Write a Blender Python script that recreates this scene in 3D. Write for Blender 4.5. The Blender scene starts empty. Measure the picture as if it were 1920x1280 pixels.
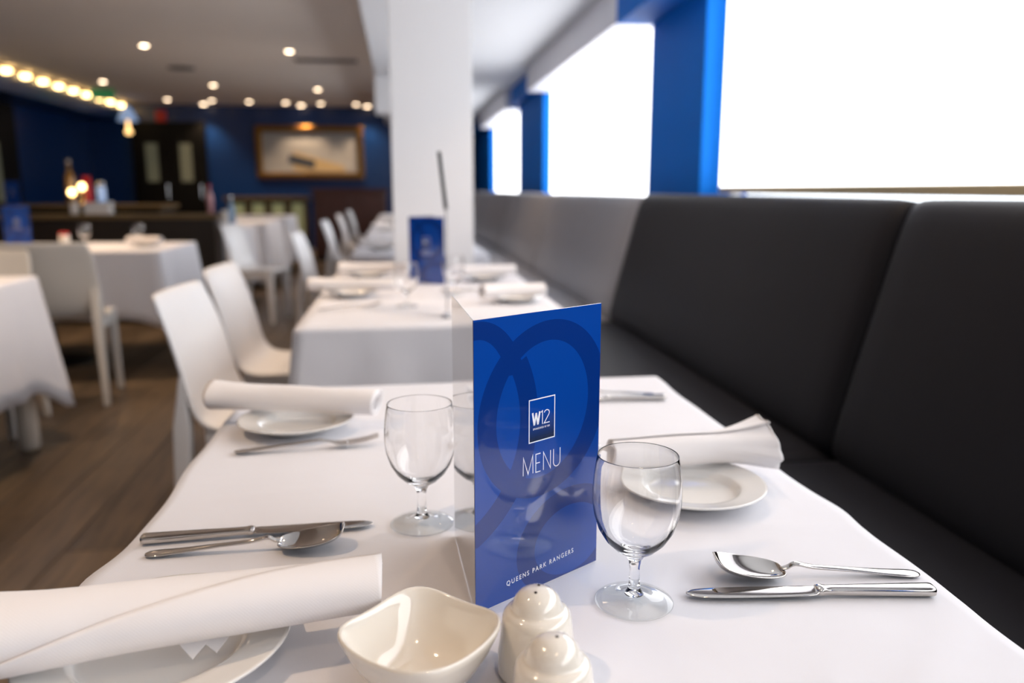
import bpy, math, random
from math import sin, cos, pi, radians as R
from mathutils import Vector, Matrix
random.seed(7)
S = bpy.context.scene
COL = S.collection

# ---------------------------------------------------------------- camera
cd = bpy.data.cameras.new('camera'); cam = bpy.data.objects.new('camera', cd); COL.objects.link(cam)
cd.sensor_width = 36; cd.lens = 1493/1920*36
cam.location = (0, 0, 1.11)
cam.rotation_euler = (R(90-10.8), 0, R(-7.87))
cd.clip_start = .02; cd.clip_end = 100
cd.dof.use_dof = True; cd.dof.focus_distance = .70; cd.dof.aperture_fstop = 3.3
S.camera = cam
# ---------------------------------------------------------------- world, exposure
w = bpy.data.worlds.new('world'); S.world = w; w.use_nodes = True
bg = w.node_tree.nodes['Background']; bg.inputs[0].default_value = (.86, .93, 1, 1); bg.inputs[1].default_value = 3.2
S.view_settings.view_transform = 'Standard'; S.view_settings.look = 'None'
S.view_settings.gamma = 1; S.view_settings.use_curve_mapping = False
S.view_settings.exposure = 0.22
BLIND_GLOW = 3.6
WARM = (1, .70, .44)
S.cycles.max_bounces = 10; S.cycles.transmission_bounces = 10; S.cycles.glossy_bounces = 5
S.cycles.caustics_reflective = False
S.cycles.sample_clamp_indirect = 6

# ---------------------------------------------------------------- materials
def mat(name, col, rough=.5, metal=0, coat=0, noise=0, nscale=8, bump=0, bscale=60, emit=None, estr=0, spec=None, trans=0, ior=None, sheen=0):
    m = bpy.data.materials.new(name); m.use_nodes = True
    nt = m.node_tree; b = nt.nodes['Principled BSDF']
    b.inputs['Base Color'].default_value = (*col, 1); b.inputs['Roughness'].default_value = rough
    b.inputs['Metallic'].default_value = metal; b.inputs['Coat Weight'].default_value = coat
    b.inputs['Coat Roughness'].default_value = .05
    if spec is not None: b.inputs['Specular IOR Level'].default_value = spec
    if trans: b.inputs['Transmission Weight'].default_value = trans
    if ior: b.inputs['IOR'].default_value = ior
    if sheen: b.inputs['Sheen Weight'].default_value = sheen
    if emit: b.inputs['Emission Color'].default_value = (*emit, 1); b.inputs['Emission Strength'].default_value = estr
    tc = nt.nodes.new('ShaderNodeTexCoord')
    if noise:
        n = nt.nodes.new('ShaderNodeTexNoise'); n.inputs['Scale'].default_value = nscale; n.inputs['Detail'].default_value = 5
        nt.links.new(tc.outputs['Object'], n.inputs['Vector'])
        mx = nt.nodes.new('ShaderNodeMix'); mx.data_type = 'RGBA'
        mx.inputs['A'].default_value = (*[c*(1-noise) for c in col], 1); mx.inputs['B'].default_value = (*[min(1, c*(1+noise)) for c in col], 1)
        nt.links.new(n.outputs['Fac'], mx.inputs['Factor']); nt.links.new(mx.outputs['Result'], b.inputs['Base Color'])
    if bump:
        n = nt.nodes.new('ShaderNodeTexNoise'); n.inputs['Scale'].default_value = bscale; n.inputs['Detail'].default_value = 4
        nt.links.new(tc.outputs['Object'], n.inputs['Vector'])
        bp = nt.nodes.new('ShaderNodeBump'); bp.inputs['Strength'].default_value = bump; bp.inputs['Distance'].default_value = .002
        nt.links.new(n.outputs['Fac'], bp.inputs['Height']); nt.links.new(bp.outputs['Normal'], b.inputs['Normal'])
    return m

def cloth_mat(name, col, wscale=1500, big=.35):
    m = mat(name, col, .85, sheen=.15, noise=.015, nscale=6)
    nt = m.node_tree; b = nt.nodes['Principled BSDF']; tc = nt.nodes.new('ShaderNodeTexCoord')
    n = nt.nodes.new('ShaderNodeTexNoise'); n.inputs['Scale'].default_value = 7; n.inputs['Detail'].default_value = 3
    nt.links.new(tc.outputs['Object'], n.inputs['Vector'])
    b1 = nt.nodes.new('ShaderNodeBump'); b1.inputs['Strength'].default_value = big; b1.inputs['Distance'].default_value = .006
    wv = nt.nodes.new('ShaderNodeTexWave'); wv.inputs['Scale'].default_value = wscale/6; wv.bands_direction = 'DIAGONAL'
    nt.links.new(tc.outputs['Object'], wv.inputs['Vector'])
    b2 = nt.nodes.new('ShaderNodeBump'); b2.inputs['Strength'].default_value = .12; b2.inputs['Distance'].default_value = .0003
    nt.links.new(n.outputs['Fac'], b1.inputs['Height']); nt.links.new(wv.outputs['Fac'], b2.inputs['Height'])
    nt.links.new(b1.outputs['Normal'], b2.inputs['Normal']); nt.links.new(b2.outputs['Normal'], b.inputs['Normal'])
    return m

M = dict(
 cloth=cloth_mat('white_tablecloth', (.75, .75, .795), big=.8),
 napkin=cloth_mat('white_twill_napkin', (.86, .83, .83), 1200, .1),
 china=mat('white_china', (.80, .79, .77), .12, coat=.6),
 cream=mat('cream_china', (.80, .75, .67), .10, coat=.8),
 steel=mat('polished_steel', (.60, .57, .54), .06, 1, bump=.02, bscale=30),
 hole=mat('dark_hole', (.03, .02, .015), .8),
 glass=mat('clear_glass', (1, 1, 1), 0, trans=1, ior=1.5),
 acrylic=mat('clear_acrylic', (.95, .97, .97), .02, trans=1, ior=1.49),
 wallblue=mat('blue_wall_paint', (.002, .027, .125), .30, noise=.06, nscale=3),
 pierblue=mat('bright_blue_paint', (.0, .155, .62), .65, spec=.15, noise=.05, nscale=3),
 white=mat('white_paint', (.84, .845, .87), .6, noise=.02, nscale=2, bump=.05),
 ceil=mat('ceiling_paint', (.86, .79, .73), .8, noise=.03, nscale=2),
 soffit=mat('soffit_paint', (.82, .84, .88), .75, noise=.02, nscale=2),
 pelmet=mat('grey_blind_cassette', (.74, .74, .80), .5),
 blind=mat('backlit_blind_fabric', (.85, .85, .85), .9, emit=(.97, .98, 1), estr=BLIND_GLOW, bump=.05, bscale=300),
 rail=mat('tan_blind_rail', (.62, .50, .30), .5),
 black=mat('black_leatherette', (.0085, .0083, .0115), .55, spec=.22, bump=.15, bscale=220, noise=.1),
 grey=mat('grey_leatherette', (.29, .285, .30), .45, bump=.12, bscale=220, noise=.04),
 chair=mat('white_plastic', (.80, .79, .79), .35, noise=.02),
 greychair=mat('pale_grey_plastic', (.56, .55, .53), .4, noise=.02),
 dark=mat('near_black_wood', (.002, .0018, .0018), .5, noise=.3, spec=.2),
 brown=mat('dark_brown_wood', (.016, .011, .007), .4, noise=.3, nscale=4),
 olive=mat('olive_brown_capping', (.13, .085, .035), .35, noise=.2),
 mahog=mat('dark_red_mahogany', (.050, .012, .006), .35, noise=.3),
 gold=mat('gilded_frame', (.22, .115, .03), .28, .95, bump=.5, bscale=40),
 brass=mat('polished_brass', (.85, .58, .22), .15, 1),
 lamp=mat('warm_lamp', (1, .8, .6), .5, emit=(1, .74, .50), estr=11),
 bulbm=mat('golden_bulb', (1, .7, .4), .5, emit=(1, .6, .22), estr=2.2),
 strip=mat('strip_lamp_and_glint', (1, .8, .5), .5, emit=(1, .66, .26), estr=9),
 chrome=mat('chrome_ring', (.7, .7, .7), .2, 1),
 vent=mat('dark_grey_vent', (.10, .09, .09), .6),
 green=mat('green_sign', (.02, .22, .10), .5, emit=(.02, .4, .15), estr=.12),
 red=mat('red_plastic', (.5, .01, .015), .4),
 paper=mat('printed_page', (.22, .22, .27), .06, coat=1),
 print=mat('white_print', (.90, .92, .98), .35),
 inkdark=mat('navy_print', (.004, .02, .10), .25, coat=1),
 pane_glow=mat('glowing_pane', (.13, .13, .095), .4, emit=(.7, .75, .5), estr=.04),  # faint emission put into the door panes for reflections in the glass
 iceglass=mat('pale_lamp_shade', (.35, .5, .8), .2, emit=(.4, .6, 1), estr=.3),
 cab=mat('lit_cabinet_interior', (.3, .3, .16), .4, emit=(.75, .8, .4), estr=.09),
 bottle=mat('amber_bottle_glass', (.30, .17, .05), .1, coat=.5),
 floorbase=mat('floor_screed', (.03, .02, .015), .7),
 pale=mat('pale_stone', (.6, .55, .5), .7),
)
# the foot is a thin clear disc: mirror-like at grazing angles, otherwise lets light straight through
fg = mat('thin_foot_glass', (1, 1, 1), 0); M['footglass'] = fg
nt = fg.node_tree; o_ = nt.nodes['Material Output']; tr = nt.nodes.new('ShaderNodeBsdfTransparent'); gl = nt.nodes.new('ShaderNodeBsdfGlossy'); lw = nt.nodes.new('ShaderNodeLayerWeight'); pw = nt.nodes.new('ShaderNodeMath'); fz = nt.nodes.new('ShaderNodeMath'); mxs = nt.nodes.new('ShaderNodeMixShader')
tr.inputs[0].default_value = (.965, .975, .975, 1); gl.inputs['Roughness'].default_value = 0; lw.inputs[0].default_value = .5; pw.operation = 'POWER'; pw.inputs[1].default_value = 4; fz.operation = 'MULTIPLY_ADD'; fz.inputs[1].default_value = .9; fz.inputs[2].default_value = .03
nt.links.new(lw.outputs['Facing'], pw.inputs[0]); nt.links.new(pw.outputs[0], fz.inputs[0])
nt.links.new(fz.outputs[0], mxs.inputs[0]); nt.links.new(tr.outputs[0], mxs.inputs[1]); nt.links.new(gl.outputs[0], mxs.inputs[2]); nt.links.new(mxs.outputs[0], o_.inputs['Surface'])
# floor boards: grain along the board, each board its own tone
fm = mat('dark_oak_board', (.10, .06, .035), .38); M['board'] = fm
nt = fm.node_tree; b = nt.nodes['Principled BSDF']; tc = nt.nodes.new('ShaderNodeTexCoord'); mp = nt.nodes.new('ShaderNodeMapping')
mp.inputs['Scale'].default_value = (14, 1.2, 1); n = nt.nodes.new('ShaderNodeTexNoise'); n.inputs['Scale'].default_value = 3; n.inputs['Detail'].default_value = 7
oi = nt.nodes.new('ShaderNodeObjectInfo'); cr = nt.nodes.new('ShaderNodeValToRGB'); ad = nt.nodes.new('ShaderNodeMath'); ad.operation = 'MULTIPLY_ADD'
cr.color_ramp.elements[0].color = (.040, .028, .018, 1); cr.color_ramp.elements[1].color = (.165, .115, .070, 1)
cr.color_ramp.elements[0].position = .25; cr.color_ramp.elements[1].position = .85
nt.links.new(tc.outputs['Object'], mp.inputs['Vector']); nt.links.new(mp.outputs['Vector'], n.inputs['Vector'])
ad.inputs[1].default_value = .30; nt.links.new(oi.outputs['Random'], ad.inputs[0]); nt.links.new(n.outputs['Fac'], ad.inputs[2])
sb = nt.nodes.new('ShaderNodeMath'); sb.operation = 'SUBTRACT'; sb.inputs[1].default_value = .12
nt.links.new(ad.outputs[0], sb.inputs[0]); nt.links.new(sb.outputs[0], cr.inputs['Fac']); nt.links.new(cr.outputs['Color'], b.inputs['Base Color'])

# menu cover: flat print of overlapping darker letter shapes on blue, glossy laminate
mm = mat('blue_laminated_print', (.0, .055, .33), .22, coat=1); M['menu'] = mm
nt = mm.node_tree; b = nt.nodes['Principled BSDF']; tc = nt.nodes.new('ShaderNodeTexCoord'); sp = nt.nodes.new('ShaderNodeSeparateXYZ')
nt.links.new(tc.outputs['Object'], sp.inputs[0])
def mth(op, a, c=None, d=None):
    x = nt.nodes.new('ShaderNodeMath'); x.operation = op
    for i, v in enumerate((a, c, d)):
        if v is None: continue
        if isinstance(v, (int, float)): x.inputs[i].default_value = v
        else: nt.links.new(v, x.inputs[i])
    return x.outputs[0]
def ell(cx, cz, ax, az, shear=0):
    x = mth('MULTIPLY_ADD', sp.outputs[2], -shear, sp.outputs[0])
    dx = mth('DIVIDE', mth('SUBTRACT', x, cx-shear*cz), ax); dz = mth('DIVIDE', mth('SUBTRACT', sp.outputs[2], cz), az)
    return mth('LESS_THAN', mth('ADD', mth('MULTIPLY', dx, dx), mth('MULTIPLY', dz, dz)), 1)
def ring(o, i): return mth('MULTIPLY', ell(*o), mth('SUBTRACT', 1, ell(*i)))
ringA = ring((.0815, .168, .078, .080, .08), (.080, .168, .056, .062, .08))
ringB = mth('MULTIPLY', ring((.000, .168, .060, .087, .05), (.000, .168, .040, .072, .05)), mth('GREATER_THAN', sp.outputs[2], .205))
ringC = mth('MULTIPLY', ring((-.045, .165, .117, .115), (-.045, .165, .096, .095)), mth('LESS_THAN', mth('MULTIPLY_ADD', sp.outputs[0], -.5, sp.outputs[2]), .1905))
ringC = mth('MULTIPLY', ringC, mth('GREATER_THAN', sp.outputs[2], .06))
ringD = mth('MULTIPLY', ring((.115, .035, .068, .052), (.115, .035, .046, .034)), mth('LESS_THAN', sp.outputs[2], .10))
mk = mth('MINIMUM', mth('ADD', mth('ADD', ringA, ringB), mth('ADD', ringC, ringD)), 1)
mx = nt.nodes.new('ShaderNodeMix'); mx.data_type = 'RGBA'
mx.inputs['A'].default_value = (.0, .052, .33, 1); mx.inputs['B'].default_value = (.0, .027, .20, 1)
nt.links.new(mk, mx.inputs['Factor']); nt.links.new(mx.outputs['Result'], b.inputs['Base Color'])
# logo panel: printed gradient from blue to near black at its foot
lm = mat('logo_print', (.0, .04, .25), .22, coat=1); M['logo'] = lm
nt = lm.node_tree; b = nt.nodes['Principled BSDF']; tc = nt.nodes.new('ShaderNodeTexCoord'); sp = nt.nodes.new('ShaderNodeSeparateXYZ')
mr = nt.nodes.new('ShaderNodeMapRange'); mr.inputs['From Min'].default_value = .140; mr.inputs['From Max'].default_value = .168
mx = nt.nodes.new('ShaderNodeMix'); mx.data_type = 'RGBA'; mx.inputs['A'].default_value = (.003, .012, .035, 1); mx.inputs['B'].default_value = (.0, .055, .36, 1)
nt.links.new(tc.outputs['Object'], sp.inputs[0]); nt.links.new(sp.outputs[2], mr.inputs['Value']); nt.links.new(mr.outputs['Result'], mx.inputs['Factor']); nt.links.new(mx.outputs['Result'], b.inputs['Base Color'])
# painting: pale beach-like generic composition
pm = mat('painting_canvas', (.34, .335, .33), .35, noise=.25, nscale=3); M['painting'] = pm

# ---------------------------------------------------------------- mesh helpers
class MB:
    def __init__(s): s.v = []; s.f = []
    def box(s, x0, x1, y0, y1, z0, z1, m=None):
        k = len(s.v); q = [Vector((x, y, z)) for z in (z0, z1) for y in (y0, y1) for x in (x0, x1)]
        s.v += [tuple(m @ p if m else p) for p in q]
        s.f += [tuple(k+i for i in f) for f in ((0, 2, 3, 1), (4, 5, 7, 6), (0, 1, 5, 4), (2, 6, 7, 3), (0, 4, 6, 2), (1, 3, 7, 5))]; return s
    def rings(s, rings, closed=True, cap0=True, cap1=True):
        k = len(s.v); n = len(rings[0])
        for r in rings: s.v += [tuple(p) for p in r]
        for i in range(len(rings)-1):
            for j in range(n if closed else n-1):
                a = k+i*n+j; c = k+i*n+(j+1) % n; s.f.append((a, c, c+n, a+n))
        if closed and cap0: s.f.append(tuple(k+j for j in reversed(range(n))))
        if closed and cap1: s.f.append(tuple(k+(len(rings)-1)*n+j for j in range(n)))
        return s
    def lathe(s, prof, n=32, cx=0, cy=0, closed_top=False, closed_bot=False):
        return s.rings([[(cx+r*cos(2*pi*j/n), cy+r*sin(2*pi*j/n), z) for j in range(n)] for r, z in prof], True, closed_bot, closed_top)
    def tube(s, pts, r, n=8):
        rs = []
        for i, p in enumerate(pts):
            p = Vector(p); a = Vector(pts[max(0, i-1)]); c = Vector(pts[min(len(pts)-1, i+1)]); d = (c-a).normalized()
            u = d.orthogonal().normalized() if abs(d.z) > .99 else d.cross(Vector((0, 0, 1))).normalized(); w_ = d.cross(u)
            rr = r[i] if isinstance(r, (list, tuple)) else r
            rs.append([p+u*rr*cos(2*pi*j/n)+w_*rr*sin(2*pi*j/n) for j in range(n)])
        return s.rings(rs)
    def grid(s, P):
        return s.rings(P, closed=False)
    def build(s, name, m, parent=None, smooth=False, bevel=0, solid=0, sub=0, offset=0, segs=2):
        me = bpy.data.meshes.new(name); me.from_pydata(s.v, [], s.f); me.validate(); me.update()
        import bmesh
        bm = bmesh.new(); bm.from_mesh(me); bmesh.ops.recalc_face_normals(bm, faces=bm.faces); bm.to_mesh(me); bm.free()
        o = bpy.data.objects.new(name, me); COL.objects.link(o); me.materials.append(M[m] if isinstance(m, str) else m)
        if smooth: me.polygons.foreach_set('use_smooth', [True]*len(me.polygons))
        if solid: md = o.modifiers.new('t', 'SOLIDIFY'); md.thickness = solid; md.offset = offset
        if bevel: md = o.modifiers.new('b', 'BEVEL'); md.width = bevel; md.segments = segs; md.limit_method = 'ANGLE'
        if sub: md = o.modifiers.new('s', 'SUBSURF'); md.levels = sub; md.render_levels = sub
        if parent: o.parent = parent
        return o
def tag(o, label, cat, group=None):
    o['label'] = label; o['category'] = cat
    if group: o['group'] = group
    return o
def thing(name, label, cat, loc=(0, 0, 0), rz=0, group=None):
    o = bpy.data.objects.new(name, None); COL.objects.link(o); o.empty_display_size = .05
    o.location = loc; o.rotation_euler = (0, 0, rz); return tag(o, label, cat, group)
def struct(o): o['kind'] = 'structure'; return o
def kids(o): return [c for c in bpy.data.objects if c.parent == o]
def dup(root, loc, rz, label, group=None, name=None):
    def cp(o, par):
        c = o.copy(); COL.objects.link(c); c.parent = par
        for ch in KID.get(o.name, []): cp(ch, c)
        return c
    global KID
    KID = {}
    for c in bpy.data.objects:
        if c.parent: KID.setdefault(c.parent.name, []).append(c)
    r = cp(root, None); r.location = loc; r.rotation_euler = (0, 0, rz); r['label'] = label
    if group: r['group'] = group
    return r

# ---------------------------------------------------------------- the room
XW = 1.45; ZF = 2.3; ZC = 2.6; XE = -.23; YF = 15.5; XL = -5.45; YB = -3.0
fl = struct(MB().box(XL-.1, 1.9, YB-.1, YF+.1, -.12, -.012).build('floor', 'floorbase'))
brd = None
bw, bl = .19, 1.25
for i in range(17):
    x = -3.35+i*bw
    off = (i*.47) % bl
    for j in range(8):
        y = .6+off-bl+j*bl
        if brd is None:
            brd = MB().box(0, bw-.003, 0, bl-.003, -.012, 0).build('floor_board', 'board', fl, bevel=.0012, segs=1); o = brd
        else:
            o = brd.copy(); COL.objects.link(o)
        o.location = (x, y, 0)
# the rest of the floor, too far or hidden to tell boards apart
rm = MB(); rm.box(XL, -3.353, YB, YF, -.012, -.001); rm.box(-3.353, 1.45, 8.4, YF, -.012, -.001); rm.box(-.118, 1.45, YB, 8.4, -.012, -.001); rm.box(-3.353, -.118, YB, -.65, -.012, -.001)
o = rm.build('floor_finish', 'board', fl)
struct(MB().box(XL-.1, XE, YB, YF+.1, ZC, ZC+.1).build('ceiling', 'ceil'))
struct(MB().box(XE, 1.9, YB, YF+.1, ZF, ZC+.1).build('ceiling_soffit', 'soffit'))
struct(MB().box(XE-.01, XE+.50, 9.0, 9.4, 1.93, ZF-.001).build('trim_1', 'white'))
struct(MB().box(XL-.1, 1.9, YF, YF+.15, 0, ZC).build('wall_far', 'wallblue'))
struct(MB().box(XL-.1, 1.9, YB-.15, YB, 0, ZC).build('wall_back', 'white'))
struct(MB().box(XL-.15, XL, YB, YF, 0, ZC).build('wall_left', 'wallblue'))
# window wall: apron, piers, lintel
wr = MB(); wr.box(XW, XW+.25, YB, YF, 0, 1.0)
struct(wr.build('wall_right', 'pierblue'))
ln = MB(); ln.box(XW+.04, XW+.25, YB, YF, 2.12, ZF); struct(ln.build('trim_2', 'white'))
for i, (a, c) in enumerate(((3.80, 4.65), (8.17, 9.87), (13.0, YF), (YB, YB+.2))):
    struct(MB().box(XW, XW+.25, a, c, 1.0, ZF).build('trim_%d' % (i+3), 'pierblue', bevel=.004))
    if i < 3: struct(MB().box(XW-(.21 if i == 0 else .10), XW-.002, a+.02, c, 2.03 if i == 0 else 2.1, ZF-.001).build('trim_%d' % (i+7), 'pierblue', bevel=.004))
def window(nm, y0, y1, label, blinds):
    t = bpy.data.objects.new(nm, None); COL.objects.link(t); struct(t)
    f = MB(); x0, x1 = XW+.15, XW+.20
    f.box(x0, x1, y0, y1, 1.0, 1.05); f.box(x0, x1, y0, y1, 2.07, 2.12); f.box(x0, x1, y0, y0+.05, 1.05, 2.07); f.box(x0, x1, y1-.05, y1, 1.05, 2.07)
    f.build('window_frame', 'white', t, bevel=.003)
    MB().box(XW+.17, XW+.176, y0+.05, y1-.05, 1.05, 2.07).build('pane', 'glass', t)
    MB().box(XW-.02, XW+.15, y0, y1, .985, 1.0).build('window_sill', 'white', t)
    for (a, c, zb, lb) in blinds:
        k = thing('roller_blind', lb, 'blind', (XW+.08, (a+c)/2, 2.2))
        h = (c-a)/2
        MB().box(-.001, .001, -h, h, zb-2.2+.018, -.06).build('blind_fabric', 'blind', k)
        MB().box(-.008, .008, -h, h, zb-2.2-.006, zb-2.2+.026).build('bottom_rail', 'rail', k, bevel=.004)
        MB().box(-.25, .04, -h-.01, h+.01, -.135, .097).build('cassette', 'pelmet', k, bevel=.01)
window('window_1', YB+.2, 3.80, '', ((-.6, 3.74, 1.098, 'large backlit white roller blind above the black bench cushions'), (-2.75, -.65, 1.098, 'white roller blind behind the photographer, beside the nearest bench')))
window('window_2', 4.65, 8.17, '', ((4.68, 8.16, 1.02, 'backlit white roller blind between the two broad blue piers'),))
window('window_3', 9.87, 13.0, '', ((9.9, 12.98, 1.02, 'farthest narrow-looking backlit white roller blind next to the white column'),))
# white column
struct(MB().box(-.035, .350, 3.9, 4.28, 0, ZF-.001).build('column', 'white', bevel=.004))
# far wall features
def part(mb, name, m, par, **k): return mb.build(name, m, par, **k)
d1 = bpy.data.objects.new('door_1', None); COL.objects.link(d1); struct(d1); d1.location = (-4.0, YF, 0)
MB().box(-.72, .55, -.10, -.002, 0, 2.3).build('door_frame', 'dark', d1, bevel=.005)
for sx in (-.62, -.04):
    lf = MB().box(sx, sx+.55, -.14, -.101, .02, 2.15).build('door_leaf', 'dark', d1, bevel=.004)
    MB().box(sx+.14, sx+.34, -.150, -.141, 1.25, 1.92).build('door_pane', 'pane_glow', lf)
    MB().tube([(sx+.48, -.17, .95), (sx+.48, -.17, 1.2)], .012).build('door_handle', 'chrome', lf)
d2 = bpy.data.objects.new('door_2', None); COL.objects.link(d2); struct(d2); d2.location = (XL, 11.2, 0)
MB().box(.002, .10, -1.4, 1.25, 0, 2.28).build('door_frame', 'dark', d2, bevel=.005)
l2 = MB().box(.101, .13, -1.2, 1.1, .02, 2.15).build('door_leaf', 'dark', d2, bevel=.004)
for yy in (-.75, .05, .45): MB().box(.131, .14, yy, yy+.16, .95, 1.75).build('door_pane', 'pane_glow', l2)

# framed picture
pc = thing('framed_picture', 'wide gilt-framed painting of a pale landscape on the blue far wall', 'picture', (-1.62, YF-.002, 1.78))
fr = MB(); W_, H_, t_ = .97, .48, .12
for (a, c, d, e) in ((-W_, W_, H_-t_, H_), (-W_, W_, -H_, -H_+t_), (-W_, -W_+t_, -H_+t_, H_-t_), (W_-t_, W_, -H_+t_, H_-t_)): fr.box(a, c, -.09, 0, d, e)
fr.build('picture_frame', 'gold', pc, bevel=.02)
MB().box(-W_+t_, W_-t_, -.03, -.01, -H_+t_, H_-t_).build('canvas', 'painting', pc)
hl = MB(); k = [(-.32, -.30), (-.30, .02), (.25, -.14), (.62, -.25), (.62, -.34), (-.1, -.34)]
hl.v = [(x, y, z) for y in (-.034, -.031) for x, z in k]; n_ = len(k); hl.f = [tuple(range(n_)), tuple(range(2*n_-1, n_-1, -1))]+[(i, (i+1) % n_, n_+(i+1) % n_, n_+i) for i in range(n_)]
hl.build('painted_slope', mat('ochre_paint', (.42, .31, .16), .5), pc)
hl = MB(); hl.box(-.36, .12, -.038, -.035, -.27, -.12, Matrix.Rotation(R(14), 4, 'Y')); hl.build('painted_shade', mat('slate_paint', (.03, .04, .06), .5), pc)

# ceiling downlights
lampd = None
def downlight(x, y, z, e, label, r=.045, group=None):
    t = thing('downlight', label, 'ceiling light', (x, y, z), group=group)
    MB().lathe([(r*1.35, -.0005), (r*1.35, -.006), (r, -.010), (r, -.002)], 20).build('trim_ring', 'chrome', t, smooth=True)
    MB().lathe([(r, -.004), (r*.85, -.013), (r*.5, -.018), (.0001, -.020)], 16).build('lamp_lens', 'lamp', t)
    ld = bpy.data.lights.new('lamp', 'SPOT'); ld.energy = e*3.6; ld.color = WARM; ld.spot_size = R(95); ld.spot_blend = .7; ld.shadow_soft_size = .03
    l = bpy.data.objects.new('lamp_beam', ld); COL.objects.link(l); l.parent = t; l.location = (0, 0, -.03)
DL = [(-2.62, 9.23, 'nearest downlight of the main ceiling, left of the pair near the top of the photo'), (-1.16, 9.39, 'downlight beside the dark slot vent, right one of the near pair'),
      (-4.08, 12.3, 'downlight above the left wall light strip and green sign'), (-2.64, 12.5, 'downlight in the middle of the ceiling beyond the round vent'),
      (-3.83, 14.55, 'leftmost downlight of the far row'), (-3.13, 14.62, 'second downlight from the left in the far row'), (-2.53, 14.7, 'third downlight from the left in the far row'),
      (-1.93, 14.78, 'fourth downlight from the left in the far row'), (-1.34, 14.85, 'fifth downlight from the left in the far row'), (-1.19, 12.8, 'downlight just in front of the far row, over the picture'),
      (-.73, 14.9, 'downlight at the right end of the far row near the soffit')]
for x, y, lb in DL: downlight(x, y, ZC, 18 if y < 14 else 10, lb)
for i, (x, y) in enumerate(((-3.4, 15.22), (-1.72, 15.22), (-.55, 15.22))):
    downlight(x, y, ZC, 20, ('wall-washing downlight over the far door edge', 'wall-washing downlight right above the gilt picture', 'wall-washing downlight at the right end of the far wall')[i], .06)
for i, (x, y) in enumerate(((-2.0, 5.4), (-2.9, 5.5), (-1.2, 3.0), (-2.8, 3.0), (-1.0, .6), (-2.8, 0), (-4.3, 4.5))):
    downlight(x, y, ZC, (13 if y < 1 else 27), 'warm downlight in the main ceiling above the frame', group='downlights overhead outside the view')
for i, (x, y) in enumerate(((.62, 1.85), (.25, -.35), (.62, 3.2), (.5, 6.5))):
    downlight(x, y, ZF, (7, 3.5, 6, 6)[i], 'warm downlight in the white soffit over the bench tables', .04, 'soffit downlights outside the view')
# vents
v = thing('round_vent', 'small dark round air vent in the main ceiling', 'vent', (-2.66, 10.85, ZC))
MB().lathe([(.16, -.0005), (.16, -.012), (.10, -.02), (.0001, -.02)], 24).build('grille', 'vent', v)
v = thing('slot_vent', 'long dark slot vent in the ceiling near the soffit', 'vent', (-.82, 10.0, ZC))
MB().box(-.36, .36, -.09, .09, -.012, -.0005).build('vent_frame', 'vent', v, bevel=.003)
for k in range(4): MB().box(-.34, .34, -.07+k*.04, -.05+k*.04, -.018, -.0125).build('slat', 'vent', v)
# bulkhead with warm strip on the left
struct(MB().box(-5.449, -4.77, YB, 15.2, 2.30, ZC-.001).build('trim_11', 'wallblue', bevel=.004))
ORD = 'first second third fourth fifth sixth seventh eighth ninth tenth eleventh twelfth thirteenth fourteenth fifteenth sixteenth seventeenth eighteenth nineteenth'.split()
for i in range(19):
    y = 5.8+i*.515
    t = thing('strip_lamp', '%s warm lamp from the far end of the glowing row on the left bulkhead' % ORD[18-i], 'ceiling light', (-4.75, y, 2.54), group='warm lamps along the left bulkhead')
    MB().lathe([(.0001, -.035), (.06, -.025), (.078, 0), (.06, .022), (.0001, .030)], 12).build('lamp_glass', 'strip', t, smooth=True)
    MB().box(-.02, .02, -.26, .26, .020, .036).build('lamp_rail', 'brass', t)
# exit sign etc
s_ = thing('exit_sign', 'small green sign hanging from the ceiling near the left light strip', 'sign', (-4.4, 13.2, 2.53))
MB().box(-.17, .17, -.015, .015, -.09, .06).build('sign_panel', 'green', s_, bevel=.004); MB().tube([(0, 0, .06), (0, 0, .069)], .006).build('hanger', 'chrome', s_)
s_ = thing('alarm_beacon', 'small red alarm beacon high on the blue far wall', 'alarm', (-4.2, YF-.002, 2.40)); MB().box(-.09, .09, -.06, 0, -.1, .1).build('housing', 'red', s_, bevel=.01)
s_ = thing('pendant_lamp', 'pale blue glass pendant lamp with a golden bulb at the end of the light strip', 'lamp', (-4.41, 14.3, 2.36))
MB().lathe([(.03, .1), (.10, .0), (.16, -.14), (.15, -.14), (.09, 0), (.03, .09)], 24).build('shade', 'iceglass', s_, smooth=True)
MB().lathe([(.0001, -.36), (.05, -.345), (.055, -.31), (.03, -.27), (.02, -.13)], 16).build('bulb', 'bulbm', s_, smooth=True); MB().tube([(0, 0, .09), (0, 0, .239)], .008).build('cord', 'dark', s_)

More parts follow.
